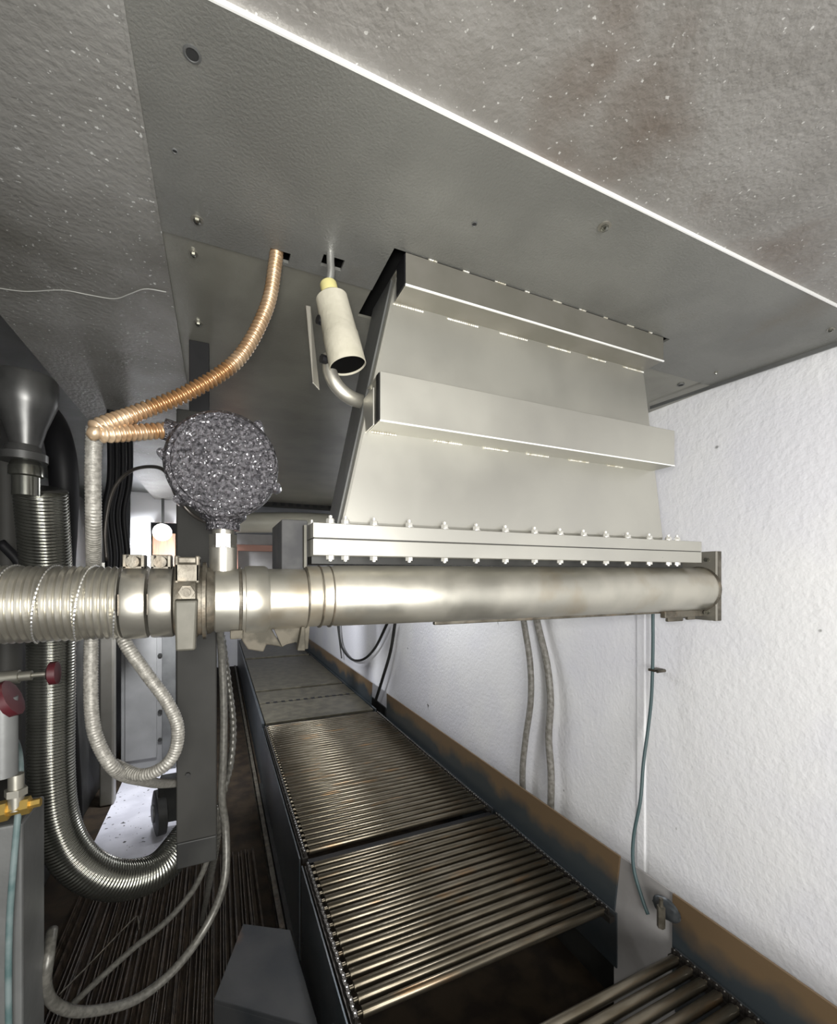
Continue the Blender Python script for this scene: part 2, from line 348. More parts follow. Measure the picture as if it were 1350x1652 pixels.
# flange: two bolted plates
bm = bmesh.new(); bx(bm, .145, 1.165, .75, .95, 1.7655, 1.7915); link('upper_flange', bm, M_ss, hood, bevel=.0012)
bm = bmesh.new(); bx(bm, .145, 1.165, .75, .95, 1.7355, 1.7640); link('lower_flange', bm, M_ss, hood, bevel=.0012)
bm = bmesh.new(); bx(bm, .147, 1.163, .7515, .94, 1.7635, 1.7660); link('gasket', bm, M_machd, hood)
box('gap_shade_fill', .152, 1.16, .80, .93, 1.7225, 1.7356, M_machd, hood)  # added dark filler for the shade between flange and pipe
bx_px = [557, 603, 660, 717, 768, 815, 862, 903, 941, 977, 1012, 1047, 1078, 1092]
bm = bmesh.new(); 
def bolt_mesh():
    bm = bmesh.new()
    lathe(bm, (0, 0, 0), (0, 0, 1), [(0, .0095), (.0015, .0095)], 20)
    lathe(bm, (0, 0, .0015), (0, 0, 1), [(0, .0075), (.006, .0075), (.008, .0062)], 6)
    lathe(bm, (0, 0, .0095), (0, 0, 1), [(0, .0035), (.005, .0035)], 12)
    lathe(bm, (0, 0, .001), (0, 0, -1), [(0, .003), (.0625, .003)], 8)
    lathe(bm, (0, 0, -.056), (0, 0, -1), [(0, .0075), (.0065, .0075)], 6)
    lathe(bm, (0, 0, -.0625), (0, 0, -1), [(0, .0035), (.003, .0035)], 12)
    return bm
first = None
xs = [.158]+[P(p, 850, y=.764).x for p in [520]+bx_px]
xs = [.160, .1775]+[P(p, 850, y=.764).x for p in bx_px]
for i, x in enumerate(xs):
    y = .764 if i else .84
    if first is None:
        first = link('flange_bolt', bolt_mesh(), M_bolt, hood, True); first.location = Vector((x, y, 1.7915))-hood.location
    else:
        c = first.copy(); COL.objects.link(c); c.location = Vector((x, y, 1.7915))-hood.location
bm = bmesh.new(); bx(bm, .100, .145, .80, .95, 1.705, 1.80); o = link('end_bracket', bm, M_dim, hood, bevel=.002)
bm = bmesh.new(); bx(bm, .136, .1405, .785, .80, 1.715, 1.79); link('bracket_lip', bm, M_lever, hood)
# ================================================================== main pipe
PY = .80; PZ = 1.664; R0 = .057
def X(px, y=.745): return P(px, 960, y=y).x
pipe = thing('burner_pipe', (.7, PY, PZ), 'long thick stainless pipe running level under the bolted hood flange', 'pipe')
bm = bmesh.new(); lathe(bm, (X(502), PY, PZ), (1, 0, 0), [(0, .0545), (.02, .0545), (.021, .0535), (.05, .0545), (.052, .0555), (.3, R0), (1.228-X(502), R0+.002)], 64)
link('main_tube', bm, M_pipe, pipe, True)
bm = bmesh.new(); lathe(bm, (X(345), PY, PZ-.004), (1, 0, 0), [(0, .050), (.002, .0525), (X(502)-X(345), .0525)], 64); link('inlet_tube', bm, M_pipe, pipe, True)
bm = bmesh.new()
for (px, r) in ((500, .0548), (524, .0552), (541, .0552)): lathe(bm, (X(px)-.0015, PY, PZ-.001), (1, 0, 0), [(0, r-.002), (.001, r+.001), (.003, r+.001), (.004, r-.002)], 64)
link('weld_ring', bm, M_cast, pipe, True)
bm = bmesh.new(); lathe(bm, (X(397), PY, PZ-.004), (1, 0, 0), [(0, .053), (.001, .0565), (.006, .0575), (X(432)-X(397), .0575), (X(437)-X(397), .054)], 64); link('union_collar', bm, M_pipe, pipe, True)
bm = bmesh.new(); lathe(bm, (X(386), PY, PZ-.004), (1, 0, 0), [(0, .052), (.001, .055), (.004, .055), (.006, .052)], 64); link('collar_seam', bm, M_cast, pipe, True)
# end plate with torn lower strip
bm = bmesh.new(); bx(bm, 1.228, 1.236, .752, .87, 1.578, 1.768); link('end_plate', bm, M_ssd, pipe, bevel=.001)
bm = bmesh.new(); bx(bm, 1.236, 1.252, .752, .758, 1.578, 1.768); link('plate_return', bm, M_cast, pipe, bevel=.001)
for z in (1.60, 1.745):
    bm = bmesh.new(); cyl(bm, (1.220, .775, z), (1.229, .775, z), .006, 6); link('plate_bolt', bm, M_chrome, pipe, True)
bm = bmesh.new(); lathe(bm, (1.222, PY, PZ), (1, 0, 0), [(0, R0), (.004, R0+.005), (.007, R0+.006)], 64); link('end_weld', bm, M_cast, pipe, True)
bm = bmesh.new()
bx(bm, 1.07, 1.228, .785, .80, 1.589, 1.607); bx(bm, 1.09, 1.15, .79, .80, 1.578, 1.592); bx(bm, 1.17, 1.20, .79, .80, 1.580, 1.592); link('lower_strap', bm, M_cast, pipe, bevel=.002)
bm = bmesh.new(); bx(bm, .40, 1.10, .80, .812, 1.600, 1.6085); link('tube_seam', bm, M_cast, pipe, bevel=.002)
# support brackets under the inlet
bm = bmesh.new()
def prism(bm, poly, y0, y1):
    a = [bm.verts.new((x, y0, z)) for x, z in poly]; b = [bm.verts.new((x, y1, z)) for x, z in poly]; n = len(poly)
    bm.faces.new(a); bm.faces.new(b[::-1])
    for i in range(n): bm.faces.new((a[i], a[(i+1) % n], b[(i+1) % n], b[i]))
def pxpoly(pts, y): return [(P(a, b, y=y).x, P(a, b, y=y).z) for a, b in pts]
prism(bm, pxpoly([(395, 1008), (432, 1005), (455, 1044), (430, 1040), (425, 1052), (400, 1048), (388, 1030)], .785), .785, .815)
link('saddle_bracket', bm, M_brkt, pipe, bevel=.002)
bm = bmesh.new(); prism(bm, pxpoly([(437, 1004), (500, 1008), (497, 1047), (484, 1049), (478, 1036), (462, 1040), (455, 1044)], .79), .79, .796); link('gusset', bm, M_brkt, pipe, bevel=.001)
bm = bmesh.new(); bx(bm, X(372), X(393), .77, .79, 1.598, 1.612); link('wedge', bm, M_brkt, pipe, bevel=.001)
bm = bmesh.new(); prism(bm, pxpoly([(485, 1010), (490, 1010), (490, 1048), (478, 1048)], .782), .770, .788); link('hook', bm, M_brkt, pipe, bevel=.001)
# ================================================================== strip-wound hose and couplings
hx0 = X(187)
bm = bmesh.new()
prof = []; x = -.42; k = 0
while x < hx0:
    prof.append((x+.42, .0515+.0035*(.5-.5*math.cos(k*math.pi/3)))); x += .0085/6; k += 1
lathe(bm, (-.42, PY, PZ-.004), (1, 0, 0), prof, 72)
fh = link('flexible_hose', bm, M_hose, None, True); tag(fh, 'thick ribbed silver flexible metal hose coming in level from the left edge', 'hose')
# raised helical wrap
bm = bmesh.new()
pts = []
for i in range(0, 1400):
    t = i/1400; xx = -.42+(hx0+.42)*t; a = (xx+.03)/.046*2*math.pi
    pts.append((xx, PY+.0555*math.sin(a), PZ-.004+.0555*math.cos(a)))
d_ = [Vector(p) for p in pts]; rings = []
tube(bm, pts[::7], .0016, 6, .004, rib=(.006, .0009)); link('seam_wire', bm, M_pin, None, True).parent = fh
def band(px0, px1, label, tall):
    x0, x1 = X(px0), X(px1); c = ((x0+x1)/2, PY, PZ-.004)
    t = thing('hose_clamp', c, label, 'hose clamp', 'clamps on the ribbed hose end')
    bm = bmesh.new(); L_ = x1-x0
    lathe(bm, (x0, PY, PZ-.004), (1, 0, 0), [(0, .052), (.0005, .0555), (.004, .0565), (L_-.004, .0565), (L_-.0005, .0555), (L_, .052)], 64); link('band', bm, M_hose, t, True)
    bm = bmesh.new(); z = PZ+.047
    bx(bm, x0+.002, x0+.007, PY-.035, PY+.0, z, z+.021); bx(bm, x1-.007, x1-.002, PY-.035, PY+.0, z, z+.021)
    bx(bm, x0+.002, x1-.002, PY-.035, PY-.01, z, z+.004); bx(bm, x0+.002, x1-.002, PY-.014, PY-.01, z, z+.022); link('lug', bm, M_cast, t, bevel=.001)
    bm = bmesh.new(); cyl(bm, ((x0+x1)/2, PY-.046, z+.010), ((x0+x1)/2, PY-.012, z+.010), .0085, 20); link('screw', bm, M_cast, t, True)
    bm = bmesh.new(); bx(bm, x0, x0+.0012, PY-.0575, PY-.0545, PZ-.02, PZ+.01); link('band_edge', bm, M_cast, t)
band(190, 232, 'left wide band clamp with rusty round screw, next to the ribs of the hose', 1)
band(237, 276, 'right band clamp with dark hollow screw, next to the lever coupling', 0)
# camlock lever coupling
cx0, cx1 = X(277), X(345)
cp = thing('lever_coupling', ((cx0+cx1)/2, PY, PZ), 'dirty cast lever coupling joining the ribbed hose to the pipe', 'coupling')
bm = bmesh.new(); W_ = cx1-cx0; lathe(bm, (cx0, PY, PZ-.004), (1, 0, 0), [(0, .052), (.002, .058), (.010, .060), (W_*.55, .060), (W_*.6, .056), (W_*.9, .054), (W_, .050)], 64); link('coupling_ring', bm, M_cast, cp, True)
bm = bmesh.new()
x0, x1 = X(281), X(322); z = PZ+.045
bx(bm, x0, x0+.006, PY-.055, PY-.005, z-.02, z+.022); bx(bm, x1-.006, x1, PY-.055, PY-.005, z-.02, z+.022); bx(bm, x0, x1, PY-.055, PY-.048, z-.018, z+.010)
bx(bm, x0, x1, PY-.05, PY-.01, z+.010, z+.020); link('yoke', bm, M_cast, cp, bevel=.002)
bm = bmesh.new(); cyl(bm, ((x0+x1)/2, PY-.066, PZ+.012), ((x0+x1)/2, PY-.04, PZ+.012), .011, 6); cyl(bm, ((x0+x1)/2, PY-.074, PZ+.012), ((x0+x1)/2, PY-.06, PZ+.012), .006, 16); link('pivot_nut', bm, M_cast, cp, True)
bm = bmesh.new()
q = [((x0+.002), PY-.064, PZ-.075), (x1-.006, PY-.064, PZ-.075), (x1-.004, PY-.052, PZ-.075), (x0+.004, PY-.052, PZ-.075),
     ((x0+.001), PY-.070, PZ+.000), (x1-.002, PY-.070, PZ+.000), (x1-.002, PY-.05, PZ+.004), (x0+.001, PY-.05, PZ+.004)]
hexa(bm, q); link('lever', bm, M_lever, cp, bevel=.003)
bm = bmesh.new()
lathe(bm, (x1+.002, PY, PZ-.004), (1, 0, 0), [(0, .055), (.001, .063), (.006, .063), (.008, .055)], 12); link('locking_ring', bm, M_cast, cp, True)
# ================================================================== junction box on its riser
jb = thing('junction_box', (.0, .8, PZ+.05), 'round dark grey glittery cast junction box standing on a nipple above the pipe', 'junction box')
rc = Vector((P(360, 900, y=PY).x, PY, 0))
bm = bmesh.new(); lathe(bm, (rc.x, rc.y, PZ+.035), (0, 0, 1), [(0, .0215), (.048, .0215), (.049, .019), (.052, .019)], 32); link('nipple', bm, M_hose, jb, True)
bm = bmesh.new(); lathe(bm, (rc.x, rc.y, PZ+.083), (0, 0, 1), [(0, .021), (.022, .021)], 6); lathe(bm, (rc.x, rc.y, PZ+.105), (0, 0, 1), [(0, .017), (.01, .017)], 24); link('hex_nut', bm, M_hose, jb, True)
jc = P(358, 748, y=.752); n_ = (Vector((0, 0, 1.7))-jc).normalized()+Vector((-.10, 0, .17)); n_.normalize()
bm = bmesh.new(); lathe(bm, jc, -n_, [(0, .078), (.004, .082), (.006, .0835), (.018, .0835), (.019, .080), (.021, .080), (.022, .084), (.045, .083), (.062, .066), (.068, .03)], 56, capA=True); link('box_body', bm, M_castdark, jb, True)
bm = bmesh.new(); lathe(bm, jc+n_*.003, -n_, [(0, .070), (.004, .0725)], 56); link('lid_face', bm, M_castdark, jb, True)
_, u_, v_ = frame(n_)
bm = bmesh.new()
for a in (8, 128, 200, 318):
    bm = bmesh.new(); c = jc-n_*.022+(u_*math.cos(math.radians(a))+v_*math.sin(math.radians(a)))*.086; lathe(bm, c+n_*.014, -n_, [(0, .007), (.03, .009)], 12); link('lid_lug', bm, M_castdark, jb, True)
bm = bmesh.new(); lathe(bm, (rc.x, rc.y-.0, PZ+.112), (0, 0, 1), [(0, .026), (.012, .026), (.020, .036), (.07, .036)], 32); link('hub', bm, M_castdark, jb, True)
sp = P(278, 694, y=.785)
bm = bmesh.new(); cyl(bm, sp+Vector((-.012, 0, 0)), (jc.x-.03, .79, sp.z-.01), .017, 20); link('side_entry', bm, M_castdark, jb, True)
# copper flexible conduit
cpts = [P(447, 395, y=.862), P(444, 425, y=.85), P(430, 497, y=.83), P(385, 578, y=.81), P(310, 630, y=.79), P(225, 665, y=.765), P(175, 683, y=.735), P(153, 694, y=.722), P(165, 700, y=.725), P(215, 698, y=.755), P(275, 694, y=.785)]
cpts[0].z = 2.33
hose('flexible_conduit', cpts, .0125, M_copper, 'copper coloured ribbed conduit curving from the ceiling to the round box', 'conduit', rib=(.0085, .0055), n=24)
# thin cable over the box
hose('cable', [P(172, 905, y=1.0), P(170, 850, y=1.0), P(183, 790, y=.98), P(215, 758, y=.95), P(262, 757, y=.86), P(285, 800, y=.82), P(310, 830, y=.82), P(338, 845, y=.80)], .0032, M_chain, 'thin dark cable arching behind the round box from the left', 'cable', n=8)
hose('flexible_conduit', [P(152, 690, y=.748), P(150, 760, y=.76), P(151, 850, y=.78), P(151, 950, y=.875), P(147, 1050, y=.87), P(148, 1150, y=.86), P(160, 1202, y=.86), P(190, 1245, y=.87), P(232, 1259, y=1.0), P(262, 1264, y=1.2), P(300, 1262, y=1.37)], .0105, M_braid,
     'pale braided hose falling straight from the conduit bend and turning right at bottom', 'hose', rib=(.0045, .0008), n=14)
hose('flexible_conduit', [P(196, 1000, y=.90), P(201, 1035, y=.86), P(235, 1085, y=.85), P(268, 1130, y=.85), P(286, 1170, y=.85), P(283, 1210, y=.85), P(262, 1238, y=.85), P(225, 1250, y=.865), P(184, 1234, y=.900)], .0105, M_braid,
     'pale braided hose in a teardrop loop hanging below the band clamps', 'hose', rib=(.0045, .0008), n=14)
# ================================================================== probe beside the hood
pr = thing('igniter_probe', P(550, 540, y=.8), 'beige wrapped igniter cylinder with yellow cap hanging from ceiling left of the hood', 'probe')
a = P(535, 482, y=.80); b = P(561, 590, y=.785); ax = (b-a).normalized(); Ln = (b-a).length
bm = bmesh.new(); lathe(bm, a, ax, [(-.006, .022), (0, .029), (Ln*.55, .0315), (Ln*.56, .0325), (Ln, .034), (Ln+.001, .0325), (Ln*.8, .031), (Ln*.5, .028)], 40, capB=True); link('wrapped_cylinder', bm, M_beige, pr, True)
bm = bmesh.new(); lathe(bm, a+ax*(Ln-.004), ax, [(0, .0322), (.001, .0322)], 40); link('bore', bm, M_bore, pr)
bm = bmesh.new(); lathe(bm, a, ax, [(-.030, .014), (-.027, .0155), (-.004, .0155)], 24); link('cap', bm, M_yellow, pr, True)
bm = bmesh.new(); e_ = P(533, 410, y=.815); e_.z = 2.34; tube(bm, [a-ax*.025, P(534, 440, y=.805), P(533, 420, y=.81), e_], .0072, 14); link('lead', bm, M_pin, pr, True)
bm = bmesh.new(); tube(bm, [P(532, 575, y=.815), P(532, 600, y=.812), P(545, 625, y=.81), P(566, 642, y=.815), P(590, 650, y=.84)], .0135, 18); link('elbow_tube', bm, M_pipe, pr, True)
bm = bmesh.new(); q0 = P(495, 495, y=.815); q1 = P(508, 618, y=.81)
hexa(bm, [(q1.x-.004, .81, q1.z), (q1.x+.010, .815, q1.z-.01), (q1.x+.010, .82, q1.z-.01), (q1.x-.004, .815, q1.z), (q0.x-.003, .81, q0.z), (q0.x+.006, .81, q0.z), (q0.x+.006, .82, q0.z), (q0.x-.003, .82, q0.z)])
link('mounting_strip', bm, M_ssd, pr, bevel=.001)
bm = bmesh.new()
for (px, py) in ((512, 515), (518, 578)):
    c = P(px, py, y=.80); cyl(bm, c, c+Vector((.02, .006, 0)), .008, 8)
link('strip_bolt', bm, M_black, pr, True)
# ================================================================== post and hanger
pc = P(318, 1100, y=1.27).x
po = thing('support_post', (pc, 1.27, 2.3), 'grey square steel post hanging from the ceiling behind the lever coupling', 'post')
box('post_tube', pc-.046, pc+.046, 1.25, 1.33, 1.03, 2.12, M_post, po, .003)
box('post_shaded_end', pc-.046, pc+.046, 1.25, 1.33, .965, 1.03, M_machd, po, .003)  # same post in a darker material, its fade into shade put in colour
box('hanger_strap', pc-.018, pc+.028, 1.26, 1.32, 2.12, 2.303, M_black, po, .001)
for z in (1.52, 1.2):
    bm = bmesh.new(); cyl(bm, (pc-.02, 1.243, z), (pc-.02, 1.252, z), .006, 6); link('post_bolt', bm, M_machd, po, True)
# ================================================================== left side: chrome hose, funnel
def Y13(px, py): return P(px, py, y=1.3)
hose('flexible_hose', [P(66, 792, y=1.16), P(74, 900, y=1.22), P(82, 1000, y=1.28), P(83, 1120, y=1.3), P(83, 1250, y=1.3), P(92, 1330, y=1.3), P(120, 1385, y=1.3), P(165, 1415, y=1.31), P(215, 1418, y=1.34), P(262, 1398, y=1.38), P(305, 1345, y=1.45)],
     .046, M_chrome, 'shiny corrugated chrome hose dropping from the funnel and bending right near the floor', 'hose', rib=(.0072, .0022), n=36)
fu = thing('steel_funnel', P(46, 680, y=1.1), 'grey steel funnel hopper at the left edge feeding the chrome hose', 'funnel')
fc = P(42, 700, y=1.1); Z = lambda py: P(42, py, y=1.1).z
bm = bmesh.new(); lathe(bm, (fc.x, 1.1, 0), (0, 0, 1), [(Z(722), .022), (Z(690), .032), (Z(658), .0455), (Z(648), .050), (Z(612), .050), (Z(608), .047), (Z(612), .045), (Z(650), .043)], 48); link('funnel_cone', bm, M_funnel, fu, True)
bm = bmesh.new(); lathe(bm, (fc.x-.004, 1.1, 0), (0, 0, 1), [(Z(745), .038), (Z(733), .038), (Z(731), .030), (Z(720), .026)], 40); link('collar', bm, M_funnel, fu, True)
bm = bmesh.new(); lathe(bm, (fc.x, 1.1, 0), (0, 0, 1), [(Z(800), .022), (Z(770), .022), (Z(768), .027), (Z(755), .027), (Z(745), .022)], 32); link('neck', bm, M_chrome, fu, True)
# dark drop hose behind the chrome one
hose('rubber_hose', [P(40, 650, y=1.85), P(75, 668, y=1.72), P(96, 715, y=1.6), P(104, 800, y=1.6), P(98, 950, y=1.7), P(100, 1100, y=1.75), P(112, 1300, y=1.8), P(112, 1385, y=1.8)], .035, M_black, 'dark rubber hose hanging right behind the chrome hose', 'hose', n=20)
# black cables
for k, (a_, c_) in enumerate(((172, 'leftmost of the black cables hanging left of the bright doorway'), (182, 'second black cable from the left beside the bright doorway'), (192, 'third black cable from the left beside the bright doorway'), (203, 'black cable touching the left side of the bright doorway'))):
    hose('black_cable', [P(a_+6, 590, y=1.9+.05*k), P(a_+6, 690, y=1.9+.05*k), P(a_+6, 772, y=1.9+.05*k), P(a_-3, 830, y=1.9+.05*k), P(a_+3, 900, y=1.9+.05*k), P(a_+random.uniform(-6, 6), 960, y=1.9+.05*k)], .011, M_black, c_, 'cable', n=10, group='black cables by the doorway')
# valves on the left
def valve(px, py, y, r, label, px2, py2):
    c = P(px, py, y=y); t = thing('valve_handle', c, label, 'valve')
    e = P(px2, py2, y=y)
    d = (e-c).normalized()
    bm = bmesh.new(); lathe(bm, c, d, [(-.008, r*.6), (-.006, r), (.004, r), (.008, r*.6)], 12); link('knob', bm, M_red, t, True)
    bm = bmesh.new(); L_ = (e-c).length; lathe(bm, c+d*.008, d, [(0, .004), (L_*.3, .004), (L_*.31, .008), (L_*.55, .008), (L_*.56, .011), (L_, .011)], 16); link('stem', bm, M_ssd, t, True)
valve(86, 1086, .92, .019, 'dark red valve handle on a steel stem crossing in front of chrome hose', 5, 1094)
valve(14, 1128, .80, .026, 'larger dark red valve handle at the left edge below the ribbed hose', -40, 1150)
bf = thing('brass_fitting', P(26, 1310, y=.8), 'small brass pipe fitting at the left edge above the grey leg', 'fitting')
c = P(-10, 1312, y=.8)
bm = bmesh.new(); lathe(bm, c, (1, 0, .1), [(0, .014), (.016, .014), (.017, .009), (.03, .009), (.031, .012), (.040, .012), (.041, .006), (.052, .006)], 6); link('hex_body', bm, M_brass, bf, True)
bm = bmesh.new(); cyl(bm, c+Vector((.024, 0, 0)), c+Vector((.024, 0, .05)), .009, 16); cyl(bm, c+Vector((.024, 0, .02)), c+Vector((.024, 0, .03)), .013, 6); link('riser', bm, M_ssd, bf, True)
bm = bmesh.new(); cyl(bm, c+Vector((.01, 0, .05)), c+Vector((.01, 0, .16)), .016, 16); link('valve_body', bm, M_mach, bf, True)
# grey leg at the left edge
gl = thing('machine_column', (-.33, .95, 0), 'grey machine column with teal tube at the left edge of the photo', 'machine')
lx = P(36, 1500, y=.9).x
box('leg_panel', lx-.25, lx, .90, 1.0, 0, P(36, 1328, y=.9).z, M_mach, gl, .004)
hose('teal_tube', [(lx-.012, .888, 0.0), (lx-.012, .888, .3), (lx-.012, .888, .6), (lx-.012, .888, .9), (lx-.012, .888, 1.15), P(33, 1250, y=.89), P(22, 1180, y=.96), P(30, 1120, y=1.0)], .0045, M_teal, parent=None).parent = gl
for o in list(gl.children):
    if o.name.startswith('teal'): o.location = -gl.location
tag(box('machine_housing', -1.45, -.87, 2.5, 5.2, 0, 2.25, M_machd, None, .01), 'dark machine housing standing left of the bright white floor', 'machine')
bxo = thing('cable_duct', (-.50, 1.5, 0), 'tall dark steel duct standing behind the chrome hose', 'duct')
box('duct_body', -.82, -.56, 1.5, 1.9, 0, 2.2, M_machd, bxo, .004)
box('duct_flange', -.60, -.56, 1.47, 1.5, 0, 2.2, M_mach, bxo, .002)
# pale vertical pipe far left
lp = hose('round_pipe', [P(10, 740, y=1.45), P(12, 850, y=1.45), P(12, 1000, y=1.45), P(8, 1300, y=1.45)], .03, M_post, 'plain grey vertical pipe at far left behind the funnel', 'pipe', n=20)
hose('black_cable', [P(0, 875, y=1.25), P(25, 900, y=1.25), P(45, 925, y=1.25), P(60, 880, y=1.25), P(58, 800, y=1.3), P(50, 760, y=1.35)], .010, M_black, 'black cable looping at the left edge just above the ribbed hose', 'cable', n=10)
# ================================================================== bay behind on the left
fr = thing('door_frame', P(250, 870, y=5), 'white painted door frame glowing beside the lamp at the back', 'door frame')
FY = 3.98; p0 = P(210, 806, y=FY); p1 = P(297, 838, y=FY)
box('lintel', p0.x, p1.x, FY, FY+.05, P(250, 842, y=FY).z, ZC+.05, M_white, fr, .003)
box('jamb', p0.x, P(242, 850, y=FY).x, FY, FY+.05, 1.50, P(250, 842, y=FY).z, M_white, fr, .003)
tag(box('back_board', P(246, 850, y=4.6).x, P(283, 850, y=4.6).x, 4.6, 4.64, 1.752, P(260, 860, y=4.6).z, M_wood, None, .003), 'orange varnished board under the bright lamp in the doorway', 'board')
lc = P(261, 858, y=3.82)
lt = thing('work_lamp', lc, 'glaring white work lamp shining in the doorway at the back', 'lamp')
bm = bmesh.new(); bmesh.ops.create_uvsphere(bm, u_segments=20, v_segments=12, radius=.06, matrix=Matrix.Translation(lc)); link('bulb', bm, M_lamp, lt, True)
bm = bmesh.new(); lathe(bm, lc+Vector((0, .03, .0)), (0, 1, 0), [(0, .065), (.05, .05), (.08, .03)], 24); link('lamp_housing', bm, M_white, lt, True)
bm = bmesh.new(); cyl(bm, lc+Vector((0, .07, 0)), Vector((lc.x, lc.y+.07, ZC+.05)), .01, 8); link('lamp_hanger', bm, M_mach, lt, True)
pl_ = bpy.data.lights.new('work_lamp_light', 'SPOT'); pl_.energy = 150; pl_.shadow_soft_size = .08; pl_.spot_size = 2.5; pl_.spot_blend = .5; pl_.color = (.93, .95, 1)
po_ = bpy.data.objects.new('work_lamp_light', pl_); COL.objects.link(po_); po_.location = lc+Vector((0, -.14, -.1)); po_.rotation_euler = (math.radians(55), 0, 0)
cb = thing('electrical_cabinet', P(240, 1200, y=4.6), 'pale grey cabinet panel with bolts along its right edge, seen under the hose clamps', 'cabinet')
p0 = P(193, 1205, z=.0); q = lambda px, y=4.45: P(px, 1100, y=y).x
box('cabinet_body', q(193), q(262), 4.5, 4.9, .004, 1.75, M_panel, cb, .006)
box('frame_rail', q(262), q(284), 4.42, 4.9, .004, 1.75, M_mach, cb, .004)
box('inner_panel', q(200), q(252), 4.485, 4.5, .10, 1.6, M_panel, cb, .004)
bm = bmesh.new()
for z in (.25, .5, .75, 1.0, 1.2, 1.4): cyl(bm, (q(257), 4.485, z), (q(257), 4.502, z), .018, 6)
link('panel_bolt', bm, M_machd, cb, True)
tag(box('profile_rail', P(160, 1100, y=3.9).x, P(183, 1100, y=3.9).x, 3.9, 4.0, .004, 1.8, M_ssd, None, .01), 'vertical silver profile rail left of the grey cabinet', 'rail')
# caster on the pale floor
cw = thing('caster_wheel', P(262, 1300, z=.02), 'dark caster wheel standing on the bright white floor', 'wheel')
wc = P(262, 1310, z=.15)
bm = bmesh.new(); lathe(bm, (wc.x-.05, wc.y, .15), (1, .25, 0), [(0, .10), (.01, .14), (.06, .14), (.07, .10)], 36); link('tyre', bm, M_machd, cw, True)
bm = bmesh.new(); lathe(bm, (wc.x-.06, wc.y, .15), (1, .25, 0), [(0, .055), (.09, .055)], 24); link('wheel_hub', bm, M_mach, cw, True)
bm = bmesh.new(); bx(bm, wc.x-.02, wc.x+.12, wc.y-.06, wc.y+.10, .10, .36); link('fork', bm, M_machd, cw, bevel=.01)
# duct and brackets at the back
dy = 3.9; BY = 3.91
hose('round_duct', [P(380, 843, y=dy), P(430, 843, y=dy), P(500, 843, y=dy), Vector((1.46, dy, P(500, 843, y=dy).z))], .085, M_duct, 'cream round duct running level behind the round box', 'duct', n=24)
rb = thing('red_bracket', P(410, 890, y=3.6), 'red brown painted bracket frame behind the riser', 'bracket')
a = P(372, 878, y=BY); b = P(452, 890, y=BY); c = P(384, 918, y=BY)
box('cross_bar', a.x, b.x, BY, BY+.05, b.z, a.z, M_pink, rb, .002); box('upright', a.x, c.x, BY, BY+.05, 1.45, b.z, M_pink, rb, .002)
box('back_sheet', P(383, 1, y=BY).x, P(470, 1, y=BY).x, BY+.05, BY+.07, 1.45, P(1, 846, y=BY).z, M_concrete, rb)
# slotted angle below the end of the ceiling
sa = thing('slotted_angle', P(480, 815, y=3.74), 'dark slotted steel angle hanging at the far end of the ceiling', 'angle')
a = P(400, 802, y=3.74); b = P(560, 825, y=3.74)
box('angle_web', a.x, b.x, 3.76, 3.78, b.z, ZC+.05, M_post, sa)
bm = bmesh.new()
for k in range(9):
    x_ = P(440+13*k, 815, y=3.73).x; bx(bm, x_, x_+.035, 3.752, 3.762, P(480, 818, y=3.755).z, P(480, 811, y=3.755).z)
link('slot', bm, M_dark, sa)
# ================================================================== conveyor
RX0, RX1, PITCH = .345, 1.262, .0418
def roller_mesh(r=.0145):
    bm = bmesh.new(); L_ = RX1-RX0
    lathe(bm, (0, 0, 0), (1, 0, 0), [(0, .004), (.0005, .006), (.012, .006), (.0125, r-.001), (.014, r), (L_-.014, r), (L_-.0125, r-.001), (L_-.012, .006), (L_, .006), (L_+.0005, .004)], 20)
    return bm
RM = None
def roller_section(y0, n, z, label, left_plate=True, bar=True):
    global RM
    t = thing('roller_conveyor', ((RX0+RX1)/2, y0, z), label, 'conveyor')
    for k in range(n):
        if RM is None:
            o = link('roller', roller_mesh(), M_roller, t, True); RM = o
        else:
            o = RM.copy(); COL.objects.link(o); o.parent = t
        o.location = Vector((RX0, y0+PITCH*k, z))-t.location
    y1 = y0+PITCH*(n-1)
    for (x, s) in ((RX0-.008, -1), (RX1+.008, 1)):
        bm = bmesh.new(); k = 0; y = y0-.015
        while y < y1+.015:
            d = .002*(k % 2)*s; bx(bm, x-.004+d, x+.004+d, y, y+.0195, z-.009, z+.009); cyl(bm, (x-.006, y+.010, z), (x+.006, y+.010, z), .003, 8, 0); 
            lathe(bm, (x, y+.010, z+.009), (0, 0, 1), [(0, .0022), (.002, .0018)], 8, 1)
            y += PITCH/2; k += 1
        link('chain', bm, [M_chain, M_pin], t)
        box('chain_track', x-.012, x+.012, y0-.03, y1+.03, z-.03, z-.010, M_chain, t)
        box('side_plate', (x-.026 if s < 0 else x+.02), (x-.02 if s < 0 else x+.026), y0-.03, y1+.03, z-.45 if s < 0 else z-.2, z-.004, M_guard, t, .001)
    if left_plate:
        box('floor_lip', .29, .32, y0-.03, y1+.03, .0, z-.44, M_machd, t)
    return t
roller_section(.30, 15, .545, 'nearest roller conveyor section at the bottom right corner')
roller_section(1.165, 17, .5, 'front roller conveyor section beyond the gap, ending at a black cross bar')
roller_section(1.945, 42, .5, 'long middle roller conveyor section between the two black cross bars')
tag(box('cross_bar', RX0, RX1, 1.876, 1.905, .475, .490, M_black, None), 'black cross bar between front and middle roller sections', 'bar')
tag(box('cross_bar', RX0, RX1, 3.70, 3.74, .48, .492, M_black, None), 'thin black cross bar at the far end of the middle rollers', 'bar')
sl = thing('slat_conveyor', (.8, 5, .5), 'dark flat slatted conveyor deck continuing to the far end', 'conveyor')
